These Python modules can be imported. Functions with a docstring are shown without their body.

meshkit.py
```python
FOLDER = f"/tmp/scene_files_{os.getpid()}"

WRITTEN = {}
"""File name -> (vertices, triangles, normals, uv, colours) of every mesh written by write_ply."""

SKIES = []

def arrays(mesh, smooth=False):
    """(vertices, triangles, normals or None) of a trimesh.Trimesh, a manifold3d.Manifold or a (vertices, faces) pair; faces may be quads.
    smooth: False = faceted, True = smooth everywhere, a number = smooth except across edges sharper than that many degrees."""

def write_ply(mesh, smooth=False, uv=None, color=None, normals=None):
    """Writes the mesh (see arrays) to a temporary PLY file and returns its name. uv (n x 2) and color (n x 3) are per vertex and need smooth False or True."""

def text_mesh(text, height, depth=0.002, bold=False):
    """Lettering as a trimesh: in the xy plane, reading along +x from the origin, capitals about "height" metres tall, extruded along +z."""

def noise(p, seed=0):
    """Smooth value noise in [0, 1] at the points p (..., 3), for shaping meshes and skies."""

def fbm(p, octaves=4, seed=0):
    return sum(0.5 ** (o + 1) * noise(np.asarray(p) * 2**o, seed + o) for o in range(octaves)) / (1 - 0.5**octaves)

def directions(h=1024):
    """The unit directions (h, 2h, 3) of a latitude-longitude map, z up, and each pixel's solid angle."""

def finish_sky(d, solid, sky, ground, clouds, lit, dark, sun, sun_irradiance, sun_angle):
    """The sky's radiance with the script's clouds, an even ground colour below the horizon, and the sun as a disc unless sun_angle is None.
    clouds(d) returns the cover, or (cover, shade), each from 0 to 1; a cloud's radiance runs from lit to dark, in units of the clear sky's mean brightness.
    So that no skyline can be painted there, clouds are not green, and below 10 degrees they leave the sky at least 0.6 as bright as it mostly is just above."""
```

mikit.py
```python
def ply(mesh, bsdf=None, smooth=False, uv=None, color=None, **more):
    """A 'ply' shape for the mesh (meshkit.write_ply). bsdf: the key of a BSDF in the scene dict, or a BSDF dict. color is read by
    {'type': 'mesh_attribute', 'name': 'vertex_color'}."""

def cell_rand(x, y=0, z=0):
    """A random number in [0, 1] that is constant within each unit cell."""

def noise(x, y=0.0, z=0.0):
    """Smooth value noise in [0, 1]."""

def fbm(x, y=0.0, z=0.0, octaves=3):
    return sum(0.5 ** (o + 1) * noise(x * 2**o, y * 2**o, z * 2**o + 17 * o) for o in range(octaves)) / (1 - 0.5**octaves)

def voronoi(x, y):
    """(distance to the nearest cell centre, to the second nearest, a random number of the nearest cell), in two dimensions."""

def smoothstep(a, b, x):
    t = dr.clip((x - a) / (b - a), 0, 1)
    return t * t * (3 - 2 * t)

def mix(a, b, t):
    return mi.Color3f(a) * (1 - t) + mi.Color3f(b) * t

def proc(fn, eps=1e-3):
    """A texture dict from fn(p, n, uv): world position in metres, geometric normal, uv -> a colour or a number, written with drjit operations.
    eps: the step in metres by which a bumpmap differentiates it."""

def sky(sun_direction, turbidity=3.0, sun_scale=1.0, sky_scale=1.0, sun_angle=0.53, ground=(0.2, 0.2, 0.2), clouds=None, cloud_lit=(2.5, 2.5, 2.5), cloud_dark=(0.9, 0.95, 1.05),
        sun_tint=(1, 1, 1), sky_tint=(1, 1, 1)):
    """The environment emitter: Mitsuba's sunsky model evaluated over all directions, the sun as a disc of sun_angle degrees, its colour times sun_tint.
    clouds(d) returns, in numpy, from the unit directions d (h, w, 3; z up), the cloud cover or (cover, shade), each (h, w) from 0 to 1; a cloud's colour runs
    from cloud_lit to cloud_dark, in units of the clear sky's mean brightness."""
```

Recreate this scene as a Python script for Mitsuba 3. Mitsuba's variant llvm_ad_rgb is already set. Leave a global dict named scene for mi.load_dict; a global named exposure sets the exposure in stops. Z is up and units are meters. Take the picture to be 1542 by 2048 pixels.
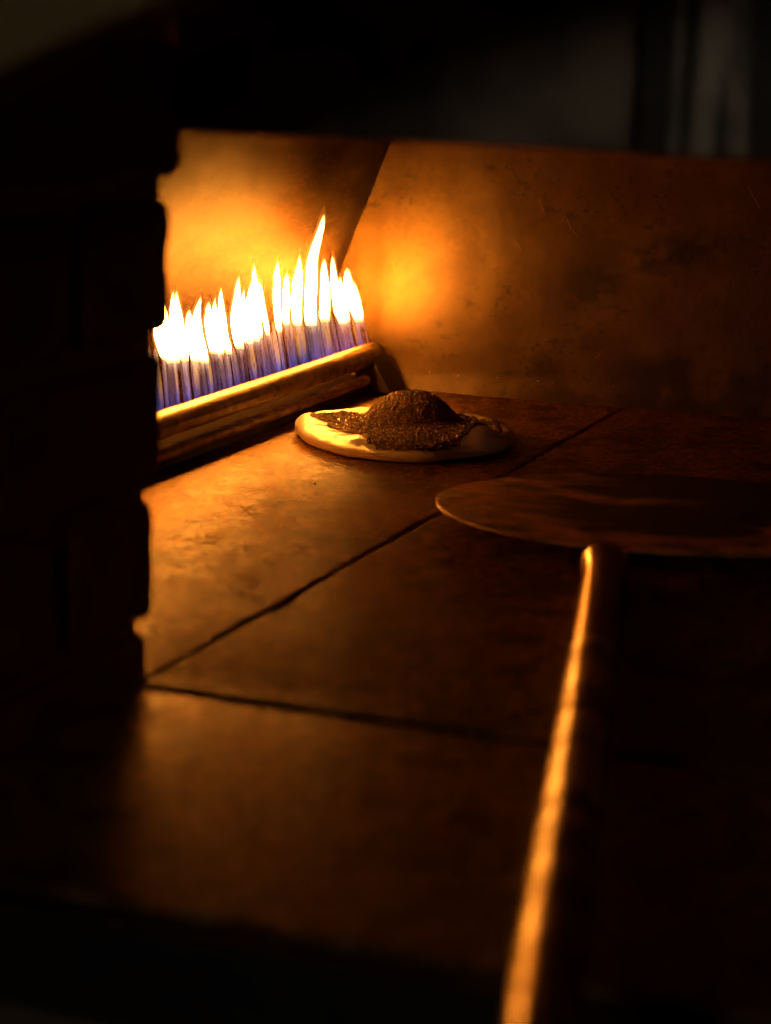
import math, random
import numpy as np, trimesh, mitsuba as mi, drjit as dr
import mikit, meshkit
import manifold3d as m3
from shapely.geometry import Polygon, Point
from scipy.interpolate import PchipInterpolator

random.seed(7)
rng = np.random.default_rng(7)
T = mi.ScalarTransform4f
scene, labels = {}, {}

# ------------------------------------------------------------------ camera, light, exposure
FWD, UP, EYE = np.array([-0.3383, 0.9170, -0.2113]), [-0.1019, 0.1876, 0.9770], np.array([0.0, 0.0, 0.40])
scene['camera'] = {'type': 'thinlens', 'fov_axis': 'y', 'fov': 26.66, 'aperture_radius': 0.0080, 'focus_distance': 2.20,
                   'near_clip': 0.02, 'far_clip': 50.0,
                   'to_world': T().look_at(origin=EYE.tolist(), target=(EYE + FWD).tolist(), up=UP)}
exposure = 3.25
FLAME = np.array([29.0, 9.6, 0.95])          # radiance of the white-hot part of the gas flames
LAMP_POS, LAMP_RADIANCE = (-0.45, -1.9, 0.55), [0.95, 0.76, 0.52]

# ------------------------------------------------------------------ helpers
def rgb(*c): return {'type': 'rgb', 'value': list(c)}

def put(key, shape, label=None, cat=None, group=None, kind=None):
    base, n = key, 0
    while key in scene:
        n += 1
        key = f'{base}_{n:03d}'
    scene[key] = shape
    note(key, label, cat, group, kind)
    return key

def note(key, label=None, cat=None, group=None, kind=None):
    d = {k: v for k, v in (('label', label), ('category', cat), ('group', group), ('kind', kind)) if v}
    if d: labels[key] = d

def grid(P):
    """P (a, b, 3) -> vertices, triangles of a grid surface"""
    a, b = P.shape[:2]
    i = np.arange(a * b).reshape(a, b)
    q = np.stack([i[:-1, :-1], i[1:, :-1], i[1:, 1:], i[:-1, 1:]], -1).reshape(-1, 4)
    return P.reshape(-1, 3), np.vstack([q[:, [0, 1, 2]], q[:, [0, 2, 3]]])

def tm(v, f): return trimesh.Trimesh(np.asarray(v, float), np.asarray(f), process=False)

def rbox(x0, x1, y0, y1, z0, z1, r=0.003, n=8):
    """a box with rounded edges"""
    s = m3.Manifold.sphere(r, n)
    c = [s.translate([x, y, z]) for x in (x0 + r, x1 - r) for y in (y0 + r, y1 - r) for z in (z0 + r, z1 - r)]
    return m3.Manifold.batch_hull(c)

def lathe(profile, origin, axis, n=48):
    """(s, radius) profile turned about a line"""
    axis = np.asarray(axis, float) / np.linalg.norm(axis)
    u = np.cross(axis, [0, 0, 1.0]); u /= np.linalg.norm(u)
    w = np.cross(u, axis)
    ang = np.linspace(0, 2 * np.pi, n, endpoint=False)
    rings = []
    for s, r in profile:
        rings.append(np.asarray(origin) + axis * s + r * (np.cos(ang)[:, None] * u + np.sin(ang)[:, None] * w))
    P = np.array(rings)
    P = np.concatenate([P, P[:, :1]], 1)
    v, f = grid(P)
    m = trimesh.Trimesh(v, f, process=True)
    m.merge_vertices()
    if m.volume < 0: m.invert()
    return m

def planar_uv(v, a=0, b=1): return np.stack([v[:, a], v[:, b]], 1)

def fix(m):
    trimesh.repair.fix_normals(m)
    return m

# ------------------------------------------------------------------ materials
fbm, noise, sst, mix = mikit.fbm, mikit.noise, mikit.smoothstep, mikit.mix

def bumped(bsdf, fn, scale, eps=1e-3):
    return {'type': 'bumpmap', 'arbitrary': mikit.proc(fn, eps), 'scale': scale, 'bsdf': bsdf}

def ts(b): return {'type': 'twosided', 'bsdf': b}

# vault: oxidised brown lining with rubbed streaks, pits, a darker strip by the rear seam
def vault_col(p, n, uv):
    a = fbm(p.y * 14 + p.z * 9, p.z * 30 - p.y * 6, 3.0, 4)
    fine = fbm(p.y * 160, p.z * 420, 1.0, 2)
    c = mix([0.048, 0.023, 0.0065], [0.080, 0.042, 0.014], sst(0.3, 0.7, a))
    c = mix(c, [0.12, 0.036, 0.006], 0.45 * sst(0.52, 0.75, fine))
    d = p.y * 0.86 + p.z * 0.5
    e = p.z * 0.86 - p.y * 0.5
    crack = sst(0.02, 0.0, dr.abs(noise(d * 26, e * 5, 4.0) - 0.5)) * sst(0.62, 0.72, noise(d * 9, e * 14, 8.0))
    c = mix(c, [0.03, 0.012, 0.004], 0.8 * crack)
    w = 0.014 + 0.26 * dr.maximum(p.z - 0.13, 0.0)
    seam_strip = sst(2.395 - w * 1.5, 2.395 - w * 0.35, p.y + 0.008 * (noise(p.z * 30, p.y * 20, 5.0) - 0.5)) * sst(0.10, 0.17, p.z)
    return mix(c, [0.030, 0.010, 0.003], 0.92 * seam_strip)

def vault_bump(p, n, uv):
    return fbm(p.y * 60, p.z * 60, p.x * 60, 4) + 0.4 * noise(p.y * 420, p.z * 420, 1.0)

# rear wall: warm refractory with sooty smears, spalled specks and scratches
SCRATCHES = [(-0.7409, 0.1862, -0.7281, 0.1697), (-0.6805, 0.2154, -0.6631, 0.1879), (-0.8913, 0.1538, -0.8796, 0.1249), (-0.4735, 0.2626, -0.4546, 0.2306), (-0.6353, 0.0516, -0.6270, 0.0638), (-0.7130, 0.2336, -0.7043, 0.2153),]
def wall_col(p, n, uv):
    a = fbm(p.x * 16, p.z * 16, 7.0, 4)
    b = 0.5 * fbm(p.x * 70, p.z * 60, 2.0, 3) + 0.5 * fbm(p.x * 190, p.z * 170, 5.0, 2)
    c = mix([0.122, 0.053, 0.0032], [0.168, 0.080, 0.0052], sst(0.28, 0.72, a))
    c = mix(c, [0.092, 0.035, 0.004], 0.4 * sst(0.46, 0.66, b))
    # sooty smear in the middle of the wall, darker patches along the floor
    q = fbm(p.x * 24 + 3.0, p.z * 36, 9.0, 4)
    line = p.z - 0.150 - 0.38 * (p.x + 0.62)
    q3 = fbm(p.x * 60, p.z * 80, 3.0, 4)
    smear = sst(0.045, 0.0, dr.abs(line) + 0.05 * (q3 - 0.5)) * sst(0.12, 0.05, dr.abs(p.x + 0.585)) * sst(0.38, 0.56, 0.6 * q + 0.4 * q3)
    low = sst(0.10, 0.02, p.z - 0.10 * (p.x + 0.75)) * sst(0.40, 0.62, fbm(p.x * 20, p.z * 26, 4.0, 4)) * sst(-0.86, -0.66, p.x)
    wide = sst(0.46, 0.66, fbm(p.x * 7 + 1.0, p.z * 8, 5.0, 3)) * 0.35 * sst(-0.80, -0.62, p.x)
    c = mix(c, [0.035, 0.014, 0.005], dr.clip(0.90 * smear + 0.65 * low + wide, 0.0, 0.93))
    spots = sst(0.66, 0.72, fbm(p.x * 150 + 3.0 * noise(p.x * 90, p.z * 90, 1.0), p.z * 140, 6.0, 3)) * sst(0.48, 0.6, noise(p.x * 17, p.z * 17, 2.0))
    c = mix(c, [0.03, 0.012, 0.004], 0.5 * spots)
    scr = mi.Float(0)
    for x0, z0, x1, z1 in SCRATCHES:
        L = math.hypot(x1 - x0, z1 - z0); tx, tz = (x1 - x0) / L, (z1 - z0) / L
        u = (p.x - x0) * tx + (p.z - z0) * tz
        v = dr.abs((p.x - x0) * tz - (p.z - z0) * tx + 0.0012 * (noise(u * 120, 1.0, 2.0) - 0.5))
        scr = dr.maximum(scr, sst(0.0008, 0.0002, v) * sst(0.0, 0.2 * L, u) * sst(L, 0.75 * L, u))
    return mix(c, [0.42, 0.20, 0.05], 0.75 * scr)

def wall_bump(p, n, uv):
    return fbm(p.x * 50, p.z * 50, 1.0, 4) + 0.5 * noise(p.x * 260, p.z * 260, 1.0)

# hearth slabs: brown, rubbed by the peel, floury and sooty
def floor_col(p, n, uv):
    a = fbm(p.x * 13, p.y * 10, 2.0, 4)
    g = fbm(p.x * 210, p.y * 110, 5.0, 3)
    s = fbm(p.x * 260, p.y * 210, 3.0, 2)
    c = mix([0.150, 0.058, 0.003], [0.260, 0.105, 0.006], sst(0.25, 0.75, a))
    c = mix(c, [0.38, 0.160, 0.011], 0.70 * sst(0.50, 0.70, g))
    c = mix(c, [0.045, 0.017, 0.005], 0.75 * sst(0.58, 0.74, s))
    st = fbm(p.x * 34 + 5.0, p.y * 26, 8.0, 4)
    c = mix(c, [0.055, 0.021, 0.006], 0.65 * sst(0.56, 0.70, st))
    d, e = p.x * 0.8 + p.y * 0.6, p.y * 0.8 - p.x * 0.6
    scr = sst(0.016, 0.0, dr.abs(noise(d * 70, e * 6, 2.0) - 0.5)) * sst(0.66, 0.78, noise(d * 12, e * 18, 3.0))
    return mix(c, [0.34, 0.16, 0.04], 0.5 * scr)

def floor_rough(p, n, uv):
    return 0.31 + 0.13 * sst(1.16, 1.22, p.y) + 0.09 * sst(1.3, 1.75, p.y) + 0.05 * fbm(p.x * 60, p.y * 50, 2.0, 3) + 0.07 * sst(0.5, 0.7, noise(p.x * 330, p.y * 270, 8.0))

def floor_bump(p, n, uv):
    return 0.6 * fbm(p.x * 130, p.y * 100, 1.0, 3) + 0.55 * noise(p.x * 330, p.y * 280, 1.0)

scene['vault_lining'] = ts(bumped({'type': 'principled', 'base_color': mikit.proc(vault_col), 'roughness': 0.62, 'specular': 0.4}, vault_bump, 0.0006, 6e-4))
scene['rear_lining'] = ts(bumped({'type': 'principled', 'base_color': mikit.proc(wall_col), 'roughness': 0.58, 'specular': 0.45}, wall_bump, 0.00035, 6e-4))
scene['hearth_stone'] = ts(bumped({'type': 'principled', 'base_color': mikit.proc(floor_col), 'roughness': mikit.proc(floor_rough), 'specular': 0.30, 'spec_tint': 0.4}, floor_bump, 0.00022, 5e-4))
scene['worn_stone'] = ts(bumped({'type': 'principled', 'base_color': mikit.proc(floor_col), 'roughness': mikit.proc(floor_rough), 'specular': 1.0, 'spec_tint': 0.4, 'clearcoat': 1.0, 'clearcoat_gloss': 0.3}, floor_bump, 0.00022, 5e-4))
scene['mortar_bed'] = ts({'type': 'diffuse', 'reflectance': rgb(0.02, 0.012, 0.008)})

def brick_col(p, n, uv):
    a = fbm(p.x * 40, p.y * 40, p.z * 40, 3)
    return mix([0.19, 0.064, 0.024], [0.32, 0.115, 0.045], a)
scene['sooty_brick'] = ts({'type': 'principled', 'base_color': mikit.proc(brick_col), 'roughness': 0.75, 'specular': 0.3})
scene['mortar'] = ts({'type': 'diffuse', 'reflectance': rgb(0.45, 0.30, 0.16)})

def plate_streak(p, n, uv):
    v = noise(p.x * 105, p.z * 5.0, 2.0) * 0.75 + noise(p.x * 230, p.z * 14.0, 6.0) * 0.25
    blot = fbm(p.x * 30, p.z * 22, 3.0, 3)
    t = sst(0.40, 0.62, v) * (0.35 + 0.65 * sst(0.35, 0.6, blot))
    return mix([0.025, 0.022, 0.019], [0.82, 0.78, 0.70], t)
def plate_plain(p, n, uv):
    blot = fbm(p.x * 16, p.z * 16, 3.0, 4)
    return mix([0.14, 0.122, 0.105], [0.44, 0.38, 0.32], sst(0.25, 0.7, blot))
scene['streaked_steel'] = ts({'type': 'principled', 'base_color': mikit.proc(plate_streak), 'roughness': 0.5, 'specular': 0.4})
scene['dark_steel'] = ts({'type': 'principled', 'base_color': mikit.proc(plate_plain), 'roughness': 0.55, 'specular': 0.4})
scene['shelf_steel'] = ts({'type': 'principled', 'base_color': rgb(0.55, 0.45, 0.36), 'roughness': 0.5, 'specular': 0.5})
scene['black_steel'] = ts({'type': 'principled', 'base_color': rgb(0.012, 0.011, 0.010), 'roughness': 0.6, 'specular': 0.3})
def plaster_col(p, n, uv):
    return mix([0.36, 0.26, 0.135], [0.54, 0.39, 0.22], fbm(p.x * 12, p.z * 12, 2.0, 3))
scene['plaster'] = ts({'type': 'diffuse', 'reflectance': mikit.proc(plaster_col)})

# burner cover: heat-scaled steel, streaked lengthwise
def cover_col(p, n, uv):
    s = fbm(p.y * 26, p.x * 500, p.z * 500, 3)
    b = fbm(p.y * 90, p.z * 110, p.x * 110, 4)
    c = mix([0.19, 0.095, 0.035], [0.26, 0.14, 0.055], sst(0.3, 0.7, s))
    c = mix(c, [0.33, 0.20, 0.09], 0.6 * sst(0.5, 0.75, b))
    return mix(c, [0.08, 0.036, 0.014], 0.6 * sst(0.50, 0.32, b))
def cover_bump(p, n, uv):
    return 0.5 * fbm(p.y * 40, p.x * 400, p.z * 400, 3) + 0.8 * fbm(p.y * 150, p.z * 150, p.x * 150, 3)
scene['scaled_steel'] = ts(bumped({'type': 'principled', 'base_color': mikit.proc(cover_col), 'roughness': 0.48, 'metallic': 0.35, 'specular': 0.5}, cover_bump, 0.00022, 4e-4))
scene['burnt_steel'] = ts({'type': 'principled', 'base_color': rgb(0.05, 0.026, 0.012), 'roughness': 0.6, 'specular': 0.3})

# dough, herbs
def dough_col(p, n, uv):
    a = fbm(p.x * 60, p.y * 60, p.z * 60, 3)
    c = mix([0.86, 0.78, 0.58], [0.92, 0.87, 0.70], a)
    return mix(c, [0.52, 0.33, 0.13], 0.5 * sst(0.006, 0.0015, p.z + 0.004 * (a - 0.5)))
scene['dough_skin'] = ts(bumped({'type': 'principled', 'base_color': mikit.proc(dough_col), 'roughness': 0.42, 'specular': 0.5, 'sheen': 0.2},
                                lambda p, n, uv: fbm(p.x * 90, p.y * 90, p.z * 90, 3) + 0.25 * noise(p.x * 700, p.y * 700, p.z * 700), 0.0009, 4e-4))
def dome_q(p):
    x, y = p.x + 0.750, p.y - 2.103
    return dr.sqrt(x * x + y * y) / 0.047
def herb_wet(p):                     # the oily apron round the dry crumbly dome
    return sst(0.92, 1.12, dome_q(p)) * sst(0.38, 0.55, fbm(p.x * 70, p.y * 70, 6.0, 3))
def herb_col(p, n, uv):
    a = noise(p.x * 700, p.y * 700, p.z * 700)
    b = fbm(p.x * 60, p.y * 60, p.z * 60, 3)
    c = mix([0.050, 0.018, 0.004], [0.22, 0.084, 0.019], sst(0.3, 0.8, a))
    c = mix(c, [0.030, 0.012, 0.004], 0.5 * sst(0.45, 0.65, b))
    return mix(c, [0.070, 0.022, 0.004], 0.7 * herb_wet(p))
scene['oiled_herb'] = ts({'type': 'principled', 'base_color': mikit.proc(herb_col), 'roughness': mikit.proc(lambda p, n, uv: 0.60 - 0.26 * herb_wet(p)), 'specular': 0.5})
scene['herb_grain'] = ts({'type': 'principled', 'base_color': {'type': 'mesh_attribute', 'name': 'vertex_color'}, 'roughness': 0.6, 'specular': 0.3})
scene['crumb'] = ts({'type': 'principled', 'base_color': rgb(0.55, 0.36, 0.16), 'roughness': 0.6})
scene['char'] = ts({'type': 'principled', 'base_color': rgb(0.03, 0.02, 0.012), 'roughness': 0.6})

# peel
def disc_flour(p):
    x, y = p.x + 0.400, p.y - 1.776
    r = dr.sqrt(x * x + y * y)
    q = fbm(p.x * 20 + 1.0, p.y * 34, 4.0, 4)
    q2 = fbm(p.x * 60, p.y * 90, 2.0, 3)
    rim = sst(0.105, 0.165, r + 0.16 * (q - 0.5)) * sst(0.06, -0.06, y)
    left = sst(-0.070, -0.135, x + 0.14 * (q - 0.5))
    streak = sst(0.030, 0.008, dr.abs(y - 0.055 - 0.09 * (noise(p.x * 22, 2.0, 1.0) - 0.5))) * sst(0.04, -0.05, x)
    t = dr.maximum(dr.maximum(rim, left), streak) * (0.28 + 0.72 * sst(0.34, 0.54, q)) * (0.6 + 0.4 * sst(0.3, 0.6, q2))
    return dr.clip(dr.maximum(t, 0.8 * sst(0.1955, 0.1975, r + 0.0005) * sst(0.2, 0.0, x)), 0.0, 1.0)
scene['peel_plate'] = ts({'type': 'blendbsdf', 'weight': mikit.proc(lambda p, n, uv: disc_flour(p)),
    'a': {'type': 'principled', 'base_color': rgb(0.018, 0.010, 0.006), 'roughness': 0.32, 'metallic': 0.8, 'specular': 0.5},
    'b': {'type': 'diffuse', 'reflectance': mikit.proc(lambda p, n, uv: mix([0.62, 0.34, 0.13], [0.92, 0.62, 0.32], fbm(p.x * 50, p.y * 70, 3.0, 3)))}})
def tube_rough(p, n, uv):
    b = noise(p.y * 70.0, 3.0, 1.0) * 0.5 + noise(p.y * 230.0, 8.0, 2.0) * 0.5
    return 0.345 + 0.06 * sst(0.30, 0.75, b)
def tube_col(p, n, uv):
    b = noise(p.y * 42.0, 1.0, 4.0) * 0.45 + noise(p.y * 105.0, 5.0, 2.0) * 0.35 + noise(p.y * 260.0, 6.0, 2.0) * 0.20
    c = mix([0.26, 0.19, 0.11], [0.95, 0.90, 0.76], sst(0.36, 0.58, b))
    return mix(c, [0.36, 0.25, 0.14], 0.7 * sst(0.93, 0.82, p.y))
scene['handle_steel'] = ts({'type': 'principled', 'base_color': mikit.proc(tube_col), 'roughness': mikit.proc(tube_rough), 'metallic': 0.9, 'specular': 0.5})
scene['socket_steel'] = ts({'type': 'principled', 'base_color': rgb(0.40, 0.27, 0.14), 'roughness': 0.36, 'metallic': 0.9, 'specular': 0.5})
# flames: thin glowing gas, mostly see-through
scene['flame_gas'] = {'type': 'mask', 'opacity': mikit.proc(lambda p, n, uv: 0.02 + 0.10 * sst(0.35, 0.6, uv.y)), 'nested': {'type': 'diffuse', 'reflectance': rgb(0.5, 0.3, 0.15)}}

# ================================================================== SETTING
YB, XL = 2.405, -0.994          # rear wall plane; foot of the vault
JX, JY = -0.597, 1.1745         # joints of the hearth

# hearth: bed and slabs
bed = trimesh.creation.box((2.1, 1.62, 0.05)); bed.apply_translation((-0.05, 1.66, -0.037))
put('hearth_floor__mortar_bed', mikit.ply(bed, 'mortar_bed'))
def slab(x0, x1, y0, y1, seed, z=0.0):
    step = 0.006
    pts = []
    for (a, b) in (((x0, y0), (x1, y0)), ((x1, y0), (x1, y1)), ((x1, y1), (x0, y1)), ((x0, y1), (x0, y0))):
        n = max(2, int(np.hypot(b[0] - a[0], b[1] - a[1]) / step))
        for t in np.arange(n) / n: pts.append((a[0] + (b[0] - a[0]) * t, a[1] + (b[1] - a[1]) * t))
    pts = np.array(pts)
    q = np.c_[pts * 1.0, np.zeros(len(pts))]
    d = np.stack([meshkit.fbm(q * 55, 3, seed) - 0.5, meshkit.fbm(q * 55, 3, seed + 9) - 0.5], 1) * 0.0042
    chip = np.maximum(meshkit.noise(q * 23, seed + 3) - 0.72, 0) * 0.016
    c = pts.mean(0)
    pts = pts + d
    poly = Polygon(pts).buffer(0)
    rings = []
    n = len(pts)
    nrm = np.roll(pts, -1, 0) - np.roll(pts, 1, 0); nrm = np.stack([-nrm[:, 1], nrm[:, 0]], 1); nrm /= np.linalg.norm(nrm, axis=1)[:, None] + 1e-9
    inw = nrm
    for dz, ins in ((-0.045, 0), (-0.0045, 0), (-0.0012, 0.0012), (0.0, 0.0036)):
        ins = ins + (chip if dz > -0.002 else 0)
        rings.append(np.c_[pts + inw * np.reshape(ins, (-1, 1)), np.full(n, z + dz)])
    P = np.array(rings); P = np.concatenate([P, P[:, :1]], 1)
    v, f = grid(P)
    f = f[:, ::-1]
    top = np.concatenate([rings[-1], [[*c, z]]])
    k = np.arange(n)
    tf = np.stack([k, (k + 1) % n, np.full(n, n)], 1)
    v2 = np.concatenate([v, top]); f2 = np.concatenate([f, tf + len(v)])
    m = tm(v2, f2)
    return m
SLABS = [(-1.06, JX - 0.0016, JY + 0.0035, YB + 0.05, 0.0), (JX + 0.0016, 0.02, JY + 0.0035, YB + 0.05, 0.0012), (0.024, 0.62, JY + 0.0035, YB + 0.05, 0.0),
         (JX - 0.003, 0.02, 0.858, JY - 0.0035, 0.0), (0.024, 0.62, 0.858, JY - 0.0035, 0.0)]
for i, (a, b, c, d, z) in enumerate(SLABS):
    m = slab(a, b, c, d, 11 + i, z)
    put('hearth_floor__slab', mikit.ply(m, 'hearth_stone' if c > 1 else 'worn_stone', uv=planar_uv(m.vertices)))
note('hearth_floor__mortar_bed', kind='stuff')
note('hearth_floor', 'brown stone slab floor of the oven, lit orange by the flames', 'floor', kind='structure')

# vault of the oven chamber
zz = np.linspace(-0.02, 0.42, 89)
left = np.stack([XL + 0.25 * zz + 0.33 * zz ** 2, zz], 1)
xc = -0.25
arc = []
x0, z0 = left[-1]
sl = 0.25 + 0.66 * 0.42
for t in np.linspace(0, 1, 25)[1:]:
    p0, p1, p2 = np.array([x0, z0]), np.array([x0 + 0.14 * sl * 1.3, z0 + 0.14]), np.array([xc, 0.58])
    arc.append((1 - t) ** 2 * p0 + 2 * t * (1 - t) * p1 + t * t * p2)
half = np.vstack([left, arc])
full = np.vstack([half, [(2 * xc - x, z) for x, z in half[-2::-1]]])
ys = np.linspace(1.205, YB + 0.02, 130)
P = np.stack([np.stack([np.full(len(full), 0.0) + full[:, 0], np.full(len(full), y), full[:, 1]], 1) for y in ys])
w = (meshkit.fbm(P * 9, 3, 3) - 0.5) * 0.004 - 0.048 * (0.5 + 0.5 * np.cos(np.pi * np.clip((P[..., 1] - 2.06) / 0.32, 0, 1)))
nx = np.gradient(full[:, 1]); nz = -np.gradient(full[:, 0]); ln = np.hypot(nx, nz)
P[..., 0] += w * (nx / ln)[None]; P[..., 2] += w * (nz / ln)[None]
arcl = np.r_[0, np.cumsum(np.hypot(*np.diff(full, axis=0).T))]
uvv = np.stack(np.broadcast_arrays(ys[:, None], arcl[None]), -1).reshape(-1, 2)
v, f = grid(P)
out = P.copy(); out[..., 0] -= 0.05 * (nx / ln)[None]; out[..., 2] -= 0.05 * (nz / ln)[None]
vo, fo = grid(out[::129, ::8][:, :])
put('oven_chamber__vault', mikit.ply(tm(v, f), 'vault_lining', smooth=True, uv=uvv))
put('oven_chamber__vault_shell', mikit.ply(tm(vo, fo[:, ::-1]), 'black_steel'))
note('oven_chamber', 'oven chamber lining of heat browned vault and smooth rear wall behind the bread', 'oven')
note('oven_chamber__vault', 'curved brown side wall behind the flames, darker along its rear seam')
# rear wall, a slab with a slightly uneven face
xs, zs = np.linspace(-1.06, 0.56, 240), np.linspace(-0.03, 0.62, 110)
X, Z = np.meshgrid(xs, zs)
Y = YB + (meshkit.fbm(np.stack([X, Z, X * 0], -1) * 9, 3, 5) - 0.5) * 0.008 - 0.012 * np.exp(-((Z + 0.01) / 0.02) ** 2)
v, f = grid(np.stack([X, Y, Z], -1))
put('oven_chamber__rear_wall', mikit.ply(tm(v, f), 'rear_lining', smooth=True, uv=planar_uv(v, 0, 2)), 'smooth orange brown rear wall with a dark sooty smear')
b = trimesh.creation.box((1.7, 0.05, 0.70)); b.apply_translation((-0.25, YB + 0.05, 0.3))
put('oven_chamber__rear_backing', mikit.ply(b, 'black_steel'))
for side, (a, bb) in enumerate(((-1.06, -0.725), (0.325, 0.56))):
    b = trimesh.creation.box((bb - a, 0.06, 0.64)); b.apply_translation(((a + bb) / 2, 1.175, 0.3))
    put('oven_chamber__front_wall', mikit.ply(b, 'sooty_brick'))

# brick reveal to the left of the mouth
COURSES = [(-0.03, 0.0265, -0.6025), (0.0390, 0.1150, -0.598), (0.1270, 0.2080, -0.5935), (0.2235, 0.3035, -0.5885), (0.3190, 0.398, -0.5815), (0.411, 0.52, -0.580)]
br = np.random.default_rng(3)
for i, (z0, z1, xf) in enumerate(COURSES):
    y1 = 1.203
    first = True
    while y1 > 0.80:
        L = 0.215 if (i % 2 == 0 or not first) else 0.112
        y0 = max(y1 - L, 0.785)
        if y1 - y0 > 0.03:
            m = rbox(-0.715, xf + br.normal(0, 0.0008) * (not first), y0 + (0 if first else 0), y1, z0 - 0.001, z1 + 0.001, 0.0075, 12)
            mm = m.refine_to_length(0.012).to_mesh()
            t = trimesh.Trimesh(mm.vert_properties[:, :3], mm.tri_verts, process=False)
            nn = t.vertex_normals
            t.vertices = t.vertices + nn * ((meshkit.fbm(t.vertices * 60, 3, i) - 0.5) * 0.0045)[:, None]
            put('brick_jamb__brick', mikit.ply(t, 'sooty_brick', smooth=True))
        y1 = y0 - 0.011
        first = False
mort = []
for (a0, a1, xa), (b0, b1, xb) in zip(COURSES[:-1], COURSES[1:]):
    b = trimesh.creation.box((0.10, 0.405, b0 - a1 + 0.014)); b.apply_translation((min(xa, xb) - 0.0055 - 0.05, 0.9925, (a1 + b0) / 2)); mort.append(b)
b = trimesh.creation.box((0.08, 0.40, 0.56)); b.apply_translation((-0.668, 0.9945, 0.235)); mort.append(b)
put('brick_jamb__mortar', mikit.ply(trimesh.util.concatenate(mort), 'mortar'))
note('brick_jamb', 'dark brick side of the oven mouth, rounded courses with deep mortar joints', 'brick wall')

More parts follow.
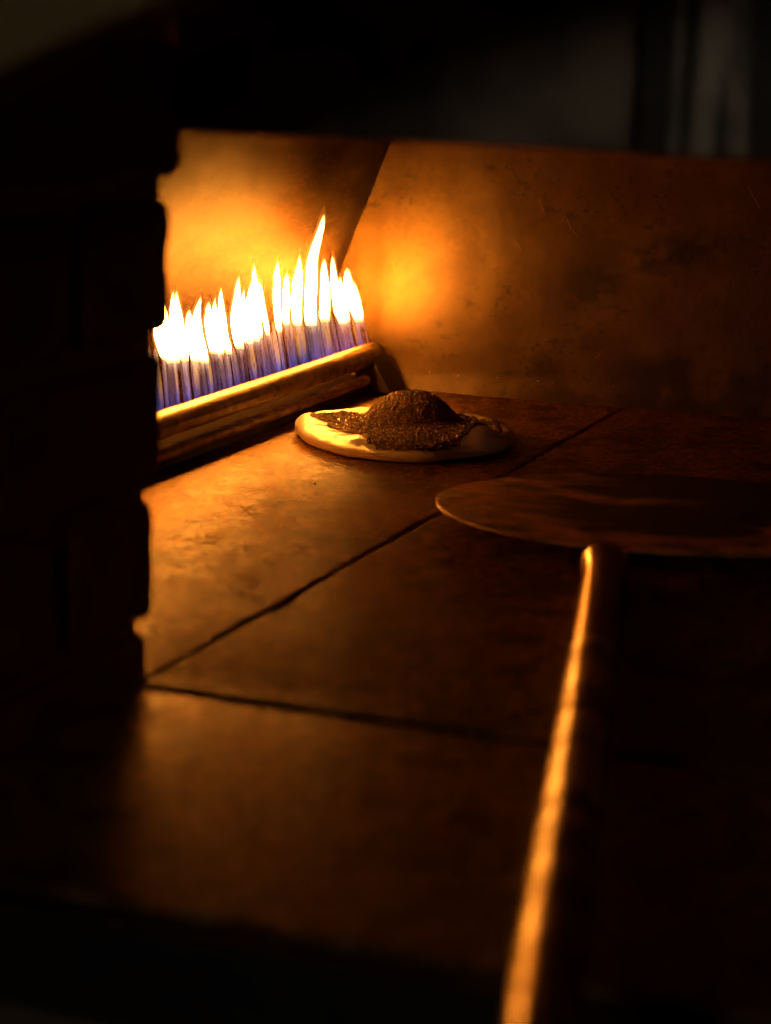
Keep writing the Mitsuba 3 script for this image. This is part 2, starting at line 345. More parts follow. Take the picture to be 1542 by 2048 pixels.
# steel plates over the mouth
m = rbox(-0.5805, -0.2995, 1.186, 1.200, 0.3455, 0.66, 0.002)
put('mouth_plate', mikit.ply(m, 'dark_steel'), 'plain dark steel plate over the oven mouth, left of the streaked one', 'metal plate')
m = rbox(-0.2965, 0.36, 1.183, 1.199, 0.3450, 0.66, 0.002)
put('streaked_plate', mikit.ply(m, 'streaked_steel'), 'black plate over the mouth with pale vertical runs down its face', 'metal plate')
b = trimesh.creation.box((0.05, 0.41, 0.7)); b.apply_translation((0.35, 0.99, 0.29))
put('mouth_side_wall', mikit.ply(b, 'sooty_brick'), 'dark right side wall of the oven mouth', 'wall')
b = trimesh.creation.box((1.12, 0.42, 0.03)); b.apply_translation((-0.19, 0.99, 0.68))
put('mouth_roof', mikit.ply(b, 'black_steel'), 'black roof of the recess in front of the oven mouth', 'roof')

# plastered front with its arched opening
ang = np.linspace(np.pi, 0, 61)
AX, AZ, RX, RZ = -0.176, -0.154, 0.600, 0.600
arch = [(AX - RX, -0.30)] + [(AX + RX * np.cos(a), AZ + RZ * np.sin(a)) for a in ang] + [(AX + RX, -0.30)]
wall = Polygon([(-1.7, -0.9), (-1.7, 1.7), (1.4, 1.7), (1.4, -0.9)]).difference(Polygon(arch))
m = trimesh.creation.extrude_polygon(wall, 0.045, engine='earcut')
m.apply_transform(np.array([[1, 0, 0, 0], [0, 0, -1, 0.785], [0, 1, 0, 0], [0, 0, 0, 1.0]])); fix(m)
put('plaster_facade', mikit.ply(m, 'plaster'), 'brown plastered oven front around the arched opening at top left', 'wall')
# landing below the hearth edge
b = trimesh.creation.box((1.3, 0.02, 0.10)); b.apply_translation((-0.1, 0.849, -0.052))
put('hearth_edge', mikit.ply(b, 'black_steel'), 'black steel edge strip along the front of the hearth slabs', 'edge strip')
m = rbox(-0.75, 0.5, 0.60, 0.836, -0.062, -0.050, 0.003)
put('landing_shelf', mikit.ply(m, 'shelf_steel'), 'grey metal landing shelf below the hearth at bottom left', 'shelf')

# ================================================================== BURNER
prof = [(-0.9035, 0.0525), (-0.9000, 0.0558), (-0.8965, 0.0574), (-0.8930, 0.0576), (-0.8890, 0.0560), (-0.8855, 0.0528), (-0.8828, 0.0480), (-0.8812, 0.0435), (-0.8812, 0.0390), (-0.8838, 0.0335)]
pr = np.array(prof)
s = np.r_[0, np.cumsum(np.hypot(*np.diff(pr, axis=0).T))]
pi_ = PchipInterpolator(s, pr)(np.linspace(0, s[-1], 48))
tg = np.gradient(pi_, axis=0); nn = np.stack([tg[:, 1], -tg[:, 0]], 1); nn /= np.linalg.norm(nn, axis=1)[:, None]
inner = pi_ + nn * 0.0018 * (1 if nn[20, 0] < 0 else -1)
loop = np.vstack([pi_, inner[::-1], pi_[:1]])
yy = np.linspace(1.44, 2.364, 360)
P = np.stack([np.stack([loop[:, 0], np.full(len(loop), y), loop[:, 1]], 1) for y in yy])
dent = (meshkit.fbm(P * np.array([30, 9, 30]), 3, 21) - 0.5) * 0.0008
P[..., 2] += dent * 0.6; P[..., 0] += dent
P = P[:, ::-1] if False else P
v, f = grid(P)
sl_ = np.r_[0, np.cumsum(np.hypot(*np.diff(loop, axis=0).T))]
uvv = np.stack(np.broadcast_arrays(yy[:, None], sl_[None]), -1).reshape(-1, 2)
put('gas_burner__cover', mikit.ply(tm(v, f), 'scaled_steel', smooth=True, uv=uvv), 'rounded brown steel cover with a bright streaked top')
m = lathe([(0, 0.0), (0, 0.0050), (0.002, 0.0065), (0.872, 0.0065), (0.874, 0.0050), (0.874, 0.0)], (-0.8836, 1.442, 0.0197), (0, 1, 0), 28)
put('gas_burner__lower_bar', mikit.ply(m, 'scaled_steel', smooth=True, uv=planar_uv(m.vertices, 1, 2)), 'thin round bar under the cover, its top edge catching a line of light')
m = rbox(-0.965, -0.8905, 1.44, 2.355, 0.001, 0.0190, 0.002)
put('gas_burner__base', mikit.ply(m, 'burnt_steel'))
# rounded end cap
cap = [(-0.9035, 0.002), (-0.9035, 0.0525), (-0.9000, 0.0558), (-0.8965, 0.0574), (-0.8930, 0.0572), (-0.8885, 0.0548), (-0.8840, 0.0495), (-0.8790, 0.0420), (-0.868, 0.024), (-0.858, 0.009), (-0.855, 0.002)]
ym = [(2.330, 0.0022), (2.3325, 0.0004), (2.366, 0.0), (2.376, 0.0008), (2.383, 0.0032), (2.387, 0.008)]
cp = Polygon(cap)
rings = []
N = 120
for y, ins in ym:
    g = cp.buffer(-ins) if ins else cp
    ring = g.exterior
    rings.append([(x, y, z) for x, z in (ring.interpolate((k / N + 0.0), normalized=True).coords[0] for k in range(N))])
def align(r, ref):
    r = np.array(r); k = np.argmin(np.linalg.norm(r - np.array([ref[0], r[0, 1], ref[2]]), axis=1)); return np.roll(r, -k, 0)
rings = [align(r, (-0.9035, 0, 0.002)) for r in rings]
R_ = np.array(rings); R2 = np.concatenate([R_, R_[:, :1]], 1)
v, f = grid(R2)
vs, fs = [v], [f]
for ring, flip in ((R_[0], 1), (R_[-1], 0)):
    c = ring.mean(0); k = np.arange(N); base = sum(map(len, vs))
    tf = np.stack([k, (k + 1) % N, np.full(N, N)], 1) + base
    vs.append(np.vstack([ring, c])); fs.append(tf[:, ::-1] if flip else tf)
m = trimesh.Trimesh(np.vstack(vs), np.vstack(fs)); fix(m)
put('gas_burner__end_cap', mikit.ply(m, 'burnt_steel', smooth=35), 'dark rounded end cap of the burner beside the rear wall')
pipe = lathe([(0, 0.0), (0, 0.0075), (0.91, 0.0075), (0.91, 0.0)], (-0.908, 1.46, 0.0415), (0, 1, 0), 20)
put('gas_burner__pipe', mikit.ply(pipe, 'burnt_steel', smooth=40))
note('gas_burner', 'long gas burner under a rounded brown steel cover along the left wall', 'gas burner')

# ------------------------------------------------------------------ flames
XF = -0.905
TONGUES = [
    (1, [(1.8156,0.1482,0.73),(1.8188,0.1386,3.48),(1.8242,0.1242,5.52),(1.8327,0.1092,5.09),(1.8435,0.0939,2.79)]),
    (1, [(1.8319,0.1557,0.92),(1.8332,0.1417,4.15),(1.8356,0.1229,5.09),(1.8432,0.1061,4.65),(1.8531,0.0879,2.34)]),
    (2, [(1.8521,0.1649,0.28),(1.851,0.1576,1.3),(1.8504,0.1446,2.42),(1.8516,0.1257,3.35),(1.8584,0.1043,3.56),(1.8648,0.0864,2.07)]),
    (2, [(1.8588,0.1643,0.28),(1.8599,0.1567,1.49),(1.8635,0.1432,3.27),(1.8693,0.1238,4.32),(1.8762,0.104,4.34),(1.8832,0.0841,2.37)]),
    (3, [(1.8876,0.1436,0.38),(1.8869,0.138,2.27),(1.888,0.1283,3.79),(1.8934,0.1134,5.23),(1.9014,0.1,5.73),(1.9086,0.0808,2.69)]),
    (3, [(1.9128,0.1535,0.29),(1.9094,0.1471,1.72),(1.9044,0.1361,3.81),(1.9057,0.1216,5.73),(1.9134,0.1063,5.95),(1.9204,0.0958,4.82),(1.9288,0.0782,2.42)]),
    (4, [(1.9313,0.1468,0.39),(1.931,0.1411,2.31),(1.9313,0.1314,3.86),(1.9368,0.1162,5.32),(1.944,0.1017,5.64),(1.9515,0.0851,2.93)]),
    (4, [(1.9467,0.1492,0.29),(1.9451,0.1416,1.55),(1.9474,0.1268,3.5),(1.9542,0.1084,4.49),(1.9591,0.099,4.11),(1.9643,0.0835,2.16)]),
    (4, [(1.9602,0.1577,0.29),(1.9597,0.1499,1.75),(1.9608,0.1381,3.32),(1.9636,0.1231,5.09),(1.9706,0.1045,4.92),(1.9779,0.0967,3.95),(1.9843,0.081,2.18)]),
    (5, [(2.0022,0.1657,0.3),(2.001,0.1588,1.78),(1.9987,0.1442,3.57),(1.9964,0.1295,5.35),(1.9986,0.1143,6.16),(2.0039,0.1007,5.78),(2.0119,0.0826,2.81)]),
    (5, [(2.0153,0.1511,0.3),(2.0143,0.1437,1.5),(2.016,0.1315,3.4),(2.0203,0.1149,5.21),(2.0269,0.1021,5.24),(2.035,0.0849,2.63)]),
    (5, [(2.033,0.1569,0.3),(2.03,0.1472,1.61),(2.0281,0.1343,3.82),(2.0312,0.1178,5.64),(2.0417,0.1035,5.47),(2.0525,0.0848,2.65)]),
    (5, [(2.0402,0.1754,0.3),(2.0411,0.1653,1.81),(2.0447,0.1488,4.44),(2.0479,0.1323,5.27),(2.0505,0.1188,4.87),(2.054,0.1062,4.07),(2.0624,0.0878,2.45)]),
    (5, [(2.0538,0.1571,0.3),(2.0573,0.1466,2.44),(2.063,0.1308,3.06),(2.0692,0.1179,3.07),(2.0756,0.1059,2.67),(2.0828,0.0874,1.65)]),
    (6, [(2.102,0.1735,0.29),(2.1005,0.165,2.11),(2.0998,0.1507,4.03),(2.1007,0.1313,4.23),(2.1041,0.1165,3.86),(2.1071,0.1045,3.48),(2.1126,0.0913,1.94)]),
    (7, [(2.1266,0.1594,0.39),(2.126,0.1522,2.33),(2.1256,0.1406,3.69),(2.125,0.1241,3.89),(2.1264,0.1103,3.7),(2.131,0.0941,2.15)]),
    (8, [(2.1606,0.1756,0.29),(2.1606,0.1668,1.57),(2.159,0.1551,4.32),(2.1555,0.1407,6.48),(2.1543,0.1261,6.49),(2.1565,0.1081,5.91),(2.1638,0.0904,2.97)]),
    (9, [(2.2272,0.2144,0.4),(2.2233,0.2047,2.41),(2.2136,0.1904,3.8),(2.2027,0.1763,5.19),(2.1963,0.1619,5.98),(2.1956,0.142,7.18),(2.1942,0.1221,7.19),(2.1953,0.104,7.21),(2.2029,0.086,3.42)]),
    (9, [(2.2319,0.165,0.5),(2.2317,0.1549,2.83),(2.2345,0.1405,4.66),(2.2364,0.1231,5.89),(2.2363,0.1037,6.3),(2.2455,0.0864,3.06)]),
    (10, [(2.2566,0.1661,0.41),(2.2585,0.1547,2.25),(2.2634,0.1379,4.1),(2.2721,0.1197,5.97),(2.2817,0.1011,6.21),(2.2891,0.0941,5.4),(2.2972,0.0786,2.92)]),
    (10, [(2.2809,0.141,0.41),(2.2819,0.1342,1.86),(2.2872,0.1213,3.31),(2.2955,0.1039,3.74),(2.3031,0.0947,3.13),(2.3128,0.079,1.89)]),
    (11, [(2.3021,0.149,0.62),(2.3032,0.1416,3.32),(2.3078,0.1287,5.42),(2.3175,0.1132,6.91),(2.33,0.0993,6.95),(2.3377,0.0922,5.81),(2.3477,0.0751,3.19)]),
    (11, [(2.3209,0.1323,0.42),(2.3252,0.1251,2.31),(2.3333,0.1127,3.58),(2.3414,0.1013,3.38),(2.3469,0.0944,2.76),(2.358,0.0762,1.71)]),
]
NAMES = {1: 'blunt flame at the front end, half hidden behind the brick jamb', 2: 'pair of slim pointed flames right beside the brick jamb', 3: 'short two pointed flame, second group right of the jamb',
         4: 'three pointed flame left of the broad five pointed one', 5: 'broadest flame, five points merged above the middle of the burner', 6: 'lone upright flame just right of the broad five pointed one',
         7: 'small narrow flame, shortest between two taller neighbours', 8: 'pointed flame immediately left of the tallest one', 9: 'tallest flame, with a long tip curling to the right',
         10: 'two pointed flame immediately right of the tallest one', 11: 'leaning rounded flame at the rear end of the burner'}
def tube_mesh(spine, rad, n=12):
    rings = []
    for k, (c, r) in enumerate(zip(spine, rad)):
        a = np.linspace(0, 2 * np.pi, n, endpoint=False)
        rings.append(np.stack([c[0] + r * np.cos(a), c[1] + r * np.sin(a), np.full(n, c[2])], 1))
    P = np.array(rings); P = np.concatenate([P, P[:, :1]], 1)
    v, f = grid(P)
    return v, f, n + 1
def sstep(a, b, x):
    t = np.clip((x - a) / (b - a), 0, 1); return t * t * (3 - 2 * t)
def flame_shape(v, f, col, u, weight):
    m = tm(v, f)
    if m.volume < 0: f = f[:, ::-1]
    sh = mikit.ply(tm(v, f), 'flame_gas', smooth=True, uv=np.stack([u * 0, u], 1), color=col)
    sh['emitter'] = {'type': 'area', 'radiance': {'type': 'mesh_attribute', 'name': 'vertex_color'}, 'sampling_weight': weight}
    return sh
TONGUES += [(g + 11, [(y - 0.330, 0.09 + (z - 0.09) * 1.3, r * 1.25) for y, z, r in rows]) for g, rows in TONGUES if g in (1, 2, 3, 4, 5)]   # the burner goes on behind the jamb
for g, w_ in zip(range(12, 17), ('frontmost', 'second', 'third', 'fourth', 'fifth')): NAMES[g] = f'{w_} flame from the front end of the burner, out of sight behind the brick jamb'
keys, spans, bottoms, sheaths = {}, {}, [], {}
for g, rows in TONGUES:
    key = keys.setdefault(g, 'flame' if g == 1 else f'flame_{g-1:03d}')
    a = np.array(rows)[::-1]                      # base first
    t = np.r_[0, np.cumsum(np.hypot(np.diff(a[:, 0]) * 0.4, np.diff(a[:, 1])))]
    q = np.linspace(0, t[-1], 30)
    fy, fz, fr = (PchipInterpolator(t, a[:, k])(q) for k in range(3))
    spine = np.stack([np.full(30, XF), fy, fz], 1)
    v, f, n = tube_mesh(spine, np.maximum(fr * 0.90, 0.15) / 1000)
    tw = t[1] / t[-1]                             # where the white begins
    u = q / t[-1]
    hot = sstep(tw * 0.45, tw * 1.12, u)
    tip = sstep(0.80, 0.99, u)
    col = np.array([0.30, 0.16, 0.13])[None] / 8 * (1 - hot)[:, None] * sstep(0, tw * 0.5, u)[:, None] + FLAME[None] * (hot ** 2.2)[:, None]
    col = col * (1 - tip)[:, None] + np.array([0.9, 0.36, 0.07])[None] / 8 * tip[:, None]
    put(f'{key}__tongue', flame_shape(v, f, np.repeat(col, n, 0), np.repeat(u, n), 1.0))
    # thin glowing sheath of hot gas round the tongue
    up_ = np.minimum(np.linspace(0, 1, 30) * 1.07, 1.0)
    sp2 = spine.copy(); sp2[:, 2] = spine[:, 2] + (spine[:, 2] - spine[0, 2]) * 0.07 * u ** 2
    v, f, n = tube_mesh(sp2, np.maximum(fr, 0.15) / 1000 * 1.22 + 0.0006)
    glow = np.array([0.42, 0.16, 0.03])[None] / 8 * (sstep(tw * 0.6, tw * 1.3, u) * (1 - sstep(0.85, 1.0, u)))[:, None]
    if g < 12: sheaths.setdefault(key, []).append((v, f, np.repeat(glow, n, 0), np.repeat(u * 0.3, n)))
    bottoms.append((a[1, 0], a[1, 1], g)); spans.setdefault(g, []).append((a[0, 0] + 0.018, a[0, 1]))
for key, parts in sheaths.items():
    off = np.cumsum([0] + [len(p[0]) for p in parts])
    put(f'{key}__sheath', flame_shape(np.vstack([p[0] for p in parts]), np.vstack([p[1] + o_ for p, o_ in zip(parts, off)]), np.vstack([p[2] for p in parts]), np.concatenate([p[3] for p in parts]), 0.04))
bt = np.array(sorted((b[0], b[1]) for b in bottoms))
cy = {g: np.mean([s_[0] for s_ in sp]) for g, sp in spans.items()}
jr = np.random.default_rng(5)
y, jets = 1.785, {}
while y < 2.377:
    k = max((y - 1.8) / 0.58, -0.2)
    lean = -(0.012 + 0.020 * k) + jr.normal(0, 0.0015)
    top = np.interp(y + lean, bt[:, 0], bt[:, 1]) + jr.uniform(-0.006, 0.010)
    g = min(cy, key=lambda gg: abs(cy[gg] - y) + 10 * (gg > 11))
    q = np.linspace(0, 1, 14)
    spine = np.stack([np.full(14, XF) + jr.uniform(-0.003, 0.003), y + lean * q ** 1.1, 0.046 + (top - 0.046) * q], 1)
    rad = 0.0016 * (0.45 + 0.75 * np.sin(np.pi * np.clip(q * 0.8 + 0.1, 0, 1))) * jr.uniform(0.6, 1.5) * np.where(q > 0.93, 0.5, 1)
    v, f, n = tube_mesh(spine, rad, 8)
    st = jr.uniform(0.35, 1.35)
    blue = np.array([0.014, 0.026, 0.120]) * st * jr.uniform(0.6, 1.4)
    mid = np.array([0.085, 0.046, 0.058]) * st
    hi = np.array([0.42, 0.21, 0.085]) * jr.uniform(0.3, 1.2)
    if jr.uniform() < 0.06: mid = np.array([0.40, 0.17, 0.03])
    w1 = sstep(0.15, 0.55, q)[:, None]; w2 = sstep(0.55, 0.97, q)[:, None]
    col = (blue * (1 - w1) + mid * w1) * (1 - w2) + hi * w2
    m = tm(v, f)
    jets.setdefault(g, []).append((v, f[:, ::-1] if m.volume < 0 else f, np.repeat(col / 8, n, 0), np.repeat(q * 0.3, n)))
    y += 0.0052 * jr.uniform(0.5, 1.5)
for g, parts in jets.items():
    off = np.cumsum([0] + [len(p[0]) for p in parts])
    put(f'{keys[g]}__blue_base', flame_shape(np.vstack([p[0] for p in parts]), np.vstack([p[1] + o_ for p, o_ in zip(parts, off)]), np.vstack([p[2] for p in parts]), np.concatenate([p[3] for p in parts]), 0.08), 'translucent blue streaks at the foot of the flame', kind='stuff')
for g, key in keys.items(): note(key, NAMES[g], 'flame', 'flames along the gas burner')

# ================================================================== FLATBREAD
BC = np.array([-0.745, 2.057])
edge = np.array([(-0.859, 2.052), (-0.838, 2.006), (-0.796, 1.963), (-0.755, 1.943), (-0.723, 1.940), (-0.684, 1.953), (-0.657, 1.983), (-0.636, 2.008), (-0.626, 2.045), (-0.634, 2.095),
                 (-0.660, 2.138), (-0.700, 2.166), (-0.750, 2.176), (-0.800, 2.163), (-0.838, 2.122), (-0.856, 2.086)])
th_e = np.arctan2(edge[:, 1] - BC[1], edge[:, 0] - BC[0]); rr_e = np.hypot(*(edge - BC).T)
o = np.argsort(th_e); th_e, rr_e = th_e[o], rr_e[o]
th3, rr3 = np.r_[th_e - 2 * np.pi, th_e, th_e + 2 * np.pi], np.r_[rr_e, rr_e, rr_e]
NT, NR, NE = 720, 150, 26
th = np.linspace(-np.pi, np.pi, NT + 1)
R = PchipInterpolator(th3, rr3)(th)
R = R + 0.0026 * (meshkit.fbm(np.stack([np.cos(th) * 5, np.sin(th) * 5, th * 0], -1), 3, 2) - 0.5) * 2
def bump1(a, c, w): return np.exp(-((np.angle(np.exp(1j * (a - c)))) / w) ** 2)
lump = bump1(th, math.radians(-21), 0.24)
hr = 0.0195 + 0.0040 * bump1(th, math.radians(-155), 0.8) + 0.0140 * lump + 0.0030 * (meshkit.fbm(np.stack([np.cos(th) * 4, np.sin(th) * 4, th * 0 + 3], -1), 3, 8) - 0.5) * 2
wr = 0.0125 + 0.005 * bump1(th, math.radians(-155), 0.8) + 0.007 * lump
hr[-1], wr[-1], R[-1] = hr[0], wr[0], R[0]
DC, DR, DH = np.array([-0.750, 2.103]), 0.047, 0.0245
def top_z(xy, hrim, d, wr_):
    base = 0.0175 + (hrim - 0.0175) * np.exp(-np.maximum(d - wr_, 0) / 0.016)
    q = np.hypot(xy[..., 0] - DC[0], (xy[..., 1] - DC[1]) * 0.95) / DR
    a = np.arctan2(xy[..., 1] - DC[1], xy[..., 0] - DC[0])
    q = q * (1 + 0.05 * np.cos(a * 2 + 1) + 0.04 * np.sin(3 * a))
    dome = DH * np.clip(1 - q ** 2.1, 0, 1) ** 1.05
    foot = 0.003 * np.exp(-np.maximum(q - 0.8, 0) * 5)
    p3 = np.concatenate([xy, 0 * xy[..., :1]], -1)
    return base + np.maximum(dome, 0) + foot * (q < 3) + 0.003 * (meshkit.fbm(p3 * 45, 3, 4) - 0.5)
s = np.linspace(0, 1, NR) ** 0.9
inner_r = (R - wr)[None] * s[:, None]
xy = BC + np.stack([inner_r * np.cos(th), inner_r * np.sin(th)], -1)
d = R[None] - inner_r
Z = top_z(xy, hr[None], d, wr[None])
Zr = Z[-1]
ph = np.linspace(0, np.pi, NE)[1:]
er = (R - wr)[None] + wr[None] * np.sin(ph)[:, None]
ez = 0.001 + (Zr[None] - 0.001) * (0.5 + 0.5 * np.cos(ph)[:, None])
exy = BC + np.stack([er * np.cos(th), er * np.sin(th)], -1)
P = np.concatenate([np.concatenate([xy, Z[..., None]], -1), np.concatenate([exy, ez[..., None]], -1)], 0)
P[:, -1] = P[:, 0]
v, f = grid(P)
m = trimesh.Trimesh(v, f, process=True); m.merge_vertices()
if m.volume < 0: m.invert()
put('flatbread__dough', mikit.ply(m, 'dough_skin', smooth=True, uv=planar_uv(m.vertices)), 'pale dough with a thick rim bare on the left and right')
# herb topping
TOP = Polygon([(-0.851, 2.073), (-0.838, 2.056), (-0.829, 2.050), (-0.812, 2.023), (-0.790, 2.012), (-0.771, 2.007), (-0.758, 1.988), (-0.747, 1.968), (-0.731, 1.958), (-0.721, 1.969), (-0.704, 1.967),
               (-0.690, 1.959), (-0.683, 1.974), (-0.668, 1.978), (-0.662, 1.992), (-0.666, 2.012), (-0.660, 2.036), (-0.645, 2.064), (-0.647, 2.094), (-0.670, 2.128), (-0.708, 2.155), (-0.752, 2.160),
               (-0.790, 2.140), (-0.806, 2.118), (-0.826, 2.108), (-0.846, 2.092)])
TOP = Polygon([(x * 0.988, y * 0.988 + (0.012 if y > 2.1 else 0.0)) for x, y in TOP.exterior.coords[:-1]])
gs = 0.00055
gx, gy = np.meshgrid(np.arange(-0.865, -0.622, gs), np.arange(1.935, 2.185, gs))
G = np.stack([gx, gy], -1)
from shapely import points as sh_points, distance as sh_dist, contains as sh_in, prepare
flat = sh_points(G.reshape(-1, 2)); prepare(TOP)
sd = sh_dist(TOP.exterior, flat); inside = sh_in(TOP, flat)
sd = np.where(inside, sd, -sd).reshape(gx.shape)
p3 = np.stack([gx, gy, gx * 0], -1)
sd = sd + 0.012 * (meshkit.fbm(p3 * 70, 4, 31) - 0.5)
ga, gr = np.arctan2(gy - BC[1], gx - BC[0]), np.hypot(gx - BC[0], gy - BC[1])
Rg, hg, wg = (np.interp(ga, th, k) for k in (R, hr, wr))
zt = top_z(G, hg, Rg - gr, wg)
edge_d = Rg - wg - gr
qe = np.clip(-edge_d / wg, 0, 0.98)
zt = np.where(edge_d < 0, 0.001 + (zt - 0.001) * (0.5 + 0.5 * np.sqrt(1 - qe ** 2)), zt)
qd = np.hypot(gx - DC[0], gy - DC[1]) / DR
dry = np.clip(sstep(1.12, 0.9, qd) + sstep(0.010, 0.003, sd) * (meshkit.fbm(p3 * 60, 2, 77) > 0.42), 0, 1)
g1 = meshkit.noise(p3 * 560, 41); g2 = meshkit.noise(p3 * 420, 43); g3 = meshkit.noise(p3 * 900, 47)
relief = (0.0008 + 0.0018 * dry) * (g1 - 0.4) + (0.0006 + 0.0006 * dry) * (g2 - 0.5) + (0.0002 + 0.0008 * dry) * (g3 - 0.5)
zt = zt + 0.0009 * sstep(0.0, 0.003, sd) + relief * sstep(-0.001, 0.002, sd)
ok = (sd > 0.0002) & (-edge_d / wg < 0.9)
i = np.arange(gx.size).reshape(gx.shape)
cell = ok[:-1, :-1] & ok[1:, :-1] & ok[:-1, 1:] & ok[1:, 1:]
q = np.stack([i[:-1, :-1], i[:-1, 1:], i[1:, 1:], i[1:, :-1]], -1)[cell]
f = np.vstack([q[:, [0, 1, 2]], q[:, [0, 2, 3]]])
used, inv = np.unique(f, return_inverse=True)
v = np.stack([gx, gy, zt], -1).reshape(-1, 3)[used]
put('flatbread__herb_topping', mikit.ply(tm(v, inv.reshape(-1, 3)), 'oiled_herb', smooth=True, uv=planar_uv(v)), 'dark brown herb and oil topping, glistening, risen into a dome')
gr_ = np.random.default_rng(17)
cand = np.flatnonzero(ok.ravel())
pr_ = (0.10 + 0.90 * dry.ravel()[cand]); pr_ /= pr_.sum()
pick = gr_.choice(cand, 13000, replace=False, p=pr_)
ico = trimesh.creation.icosahedron()
vs, fs, cs = [], [], []
for k, idx in enumerate(pick):
    r = gr_.uniform(0.0007, 0.0016)
    sc = r * gr_.uniform(0.6, 1.35, 3)
    M = trimesh.transformations.random_rotation_matrix(gr_.uniform(size=3))[:3, :3]
    vs.append((ico.vertices * sc) @ M.T + np.array([gx.ravel()[idx], gy.ravel()[idx], zt.ravel()[idx] + r * 0.35]))
    fs.append(ico.faces + 12 * k)
    c = np.array([0.085, 0.033, 0.008]) * (1 - (t := gr_.uniform() ** 1.7)) + np.array([0.42, 0.19, 0.055]) * t
    cs.append(np.repeat(c[None], 12, 0))
v, f, c = np.vstack(vs), np.vstack(fs), np.vstack(cs)
put('flatbread__herb_grains', mikit.ply(tm(v, f), 'herb_grain', smooth=False, color=c), kind='stuff')
note('flatbread', 'small round flatbread with dark herb topping puffed up in the middle', 'flatbread')

# ================================================================== ROUND PEEL
PC = np.array([-0.400, 1.776, 0.018]); RD = 0.197
ax = np.array([0.236, -0.972, 0.0]); ax /= np.linalg.norm(ax)
side = np.array([0.972, 0.236, 0.0]); side /= np.linalg.norm(side)
tilt = math.radians(2.3)
axt = ax * math.cos(tilt) + np.array([0, 0, math.sin(tilt)])
nrm = np.cross(side, -axt); nrm *= np.sign(nrm[2])
prof = [(0.0, 0.0012), (0.06, 0.0012), (0.182, 0.0012), (0.190, 0.0013), (0.194, 0.0017), (0.1962, 0.0015), (0.197, 0.0005), (0.1965, -0.0006), (0.1945, -0.0012), (0.0, -0.0012)]
A = np.linspace(0, 2 * np.pi, 181)
P = np.array([[PC + r * (np.cos(a) * side + np.sin(a) * axt) + h * nrm for a in A] for r, h in prof])
v, f = grid(P); m = trimesh.Trimesh(v, f, process=True); m.merge_vertices()
if m.volume < 0: m.invert()
put('round_peel__plate', mikit.ply(m, 'peel_plate', smooth=True, uv=planar_uv(m.vertices)), 'thin round metal plate smeared with flour')
J = np.array([-0.3985, 1.571, 0.0160]); Bt = np.array([-0.1985, 0.72, 0.031])
hd = Bt - J; hl = np.linalg.norm(hd); hd /= hl
sock = [(-0.002, 0.0), (-0.002, 0.0150), (0.003, 0.0185), (0.010, 0.0195), (0.022, 0.0180), (0.040, 0.0158), (0.070, 0.0150), (0.20, 0.0152), (0.245, 0.0152), (0.249, 0.0149), (0.250, 0.0143), (0.250, 0.0)]
put('round_peel__socket', mikit.ply(lathe(sock, J, hd, 64), 'socket_steel', smooth=35), 'flared dull metal socket between plate and handle')
rod = [(0.240, 0.0), (0.240, 0.0146)] + [(x, 0.0146 + 0.0008 * (x > 0.26)) for x in np.linspace(0.2505, 1.70, 30)] + [(1.706, 0.0135), (1.708, 0.0)]
put('round_peel__handle', mikit.ply(lathe(rod, J, hd, 72), 'handle_steel', smooth=35), 'long round metal handle with a bright banded streak of light')
note('round_peel', 'round flour dusted pizza peel with long shiny handle lying on the hearth', 'pizza peel')

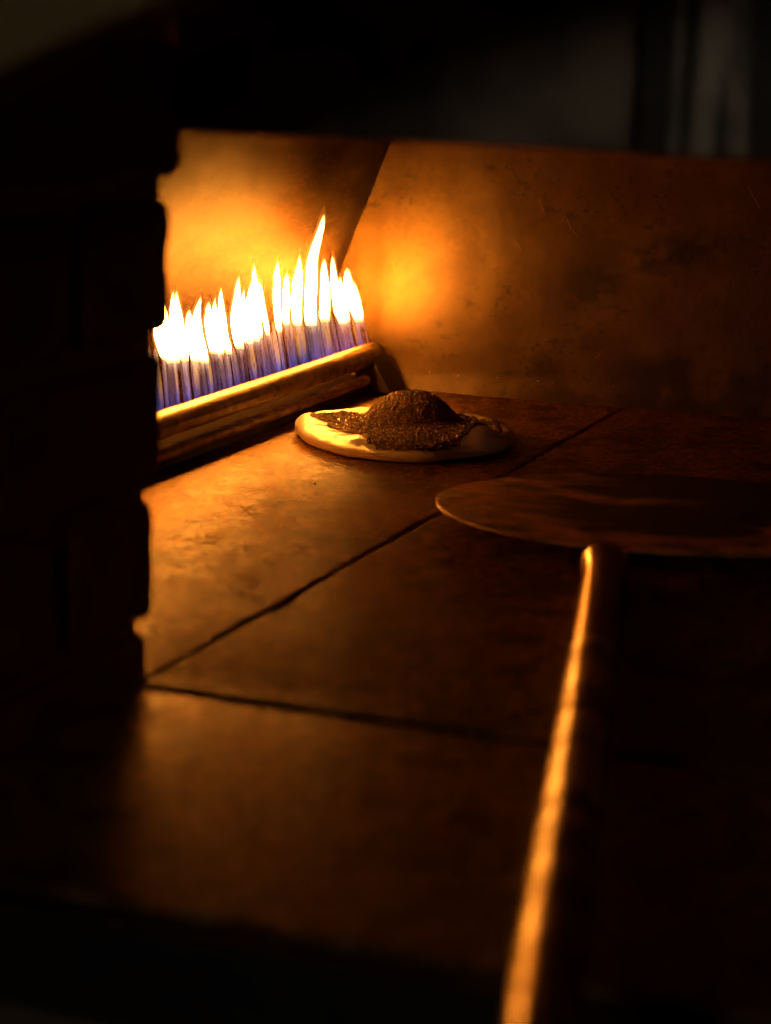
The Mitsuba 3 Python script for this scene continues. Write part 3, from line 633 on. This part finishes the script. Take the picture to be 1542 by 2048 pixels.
# ================================================================== CRUMBS
cr = np.random.default_rng(23)
def bits(pts, r0, r1, seed):
    g = np.random.default_rng(seed)
    vs, fs = [], []
    for k, p in enumerate(pts):
        r = g.uniform(r0, r1)
        M = trimesh.transformations.random_rotation_matrix(g.uniform(size=3))[:3, :3]
        vs.append((ico.vertices * r * g.uniform(0.5, 1.3, 3)) @ M.T + p + np.array([0, 0, r * 0.5])); fs.append(ico.faces + 12 * k)
    return tm(np.vstack(vs), np.vstack(fs))
def scatter(c, sx, sy, n, seed, z=0.0):
    g = np.random.default_rng(seed)
    return np.stack([c[0] + g.normal(0, sx, n), c[1] + g.normal(0, sy, n), np.full(n, z)], 1)
pts = np.vstack([np.stack([np.linspace(-0.84, -0.56, 14) + cr.normal(0, 0.012, 14), np.full(14, YB - 0.010), 0.024 + cr.normal(0, 0.004, 14)], 1), scatter((-0.50, 2.03), 0.035, 0.018, 60, 1), scatter((-0.44, 1.985), 0.030, 0.014, 50, 2), scatter((-0.40, 2.06), 0.03, 0.012, 16, 3), scatter((-0.672, 1.915), 0.012, 0.008, 16, 4),
                 scatter((-0.55, 2.05), 0.05, 0.04, 25, 5)])
put('crumbs', mikit.ply(bits(pts, 0.0005, 0.0012, 9), 'crumb'), 'scattered pale crumbs on the hearth behind the peel', 'crumbs', kind='stuff')
pts = np.vstack([scatter((-0.80, 2.15), 0.05, 0.10, 18, 6), scatter((-0.76, 1.75), 0.06, 0.10, 14, 7)])
put('charred_flecks', mikit.ply(bits(pts, 0.0005, 0.0011, 10), 'char'), 'tiny charred flecks on the lit hearth near the flames', 'crumbs', kind='stuff')

# ================================================================== ADDED ROOM LAMP (unseen stand-in for dim room light behind the camera)
shade = lathe([(0.0, 0.03), (0.02, 0.06), (0.10, 0.15), (0.104, 0.152), (0.10, 0.146), (0.02, 0.056), (0.0, 0.028)], (LAMP_POS[0], LAMP_POS[1], LAMP_POS[2] + 0.12), (0, 0, -1.0001), 40) if False else None
bulb = trimesh.creation.icosphere(3, 0.16); bulb.apply_translation(LAMP_POS)
sh = mikit.ply(bulb, 'crumb', smooth=True); sh['emitter'] = {'type': 'area', 'radiance': {'type': 'rgb', 'value': LAMP_RADIANCE}}
put('added_room_lamp__bulb', sh)
cord = trimesh.creation.cylinder(0.004, 0.6); cord.apply_translation((LAMP_POS[0], LAMP_POS[1], LAMP_POS[2] + 0.455))
put('added_room_lamp__cord', mikit.ply(cord, 'black_steel'))
note('added_room_lamp', 'unseen lamp added behind the camera for dim room light', 'lamp')
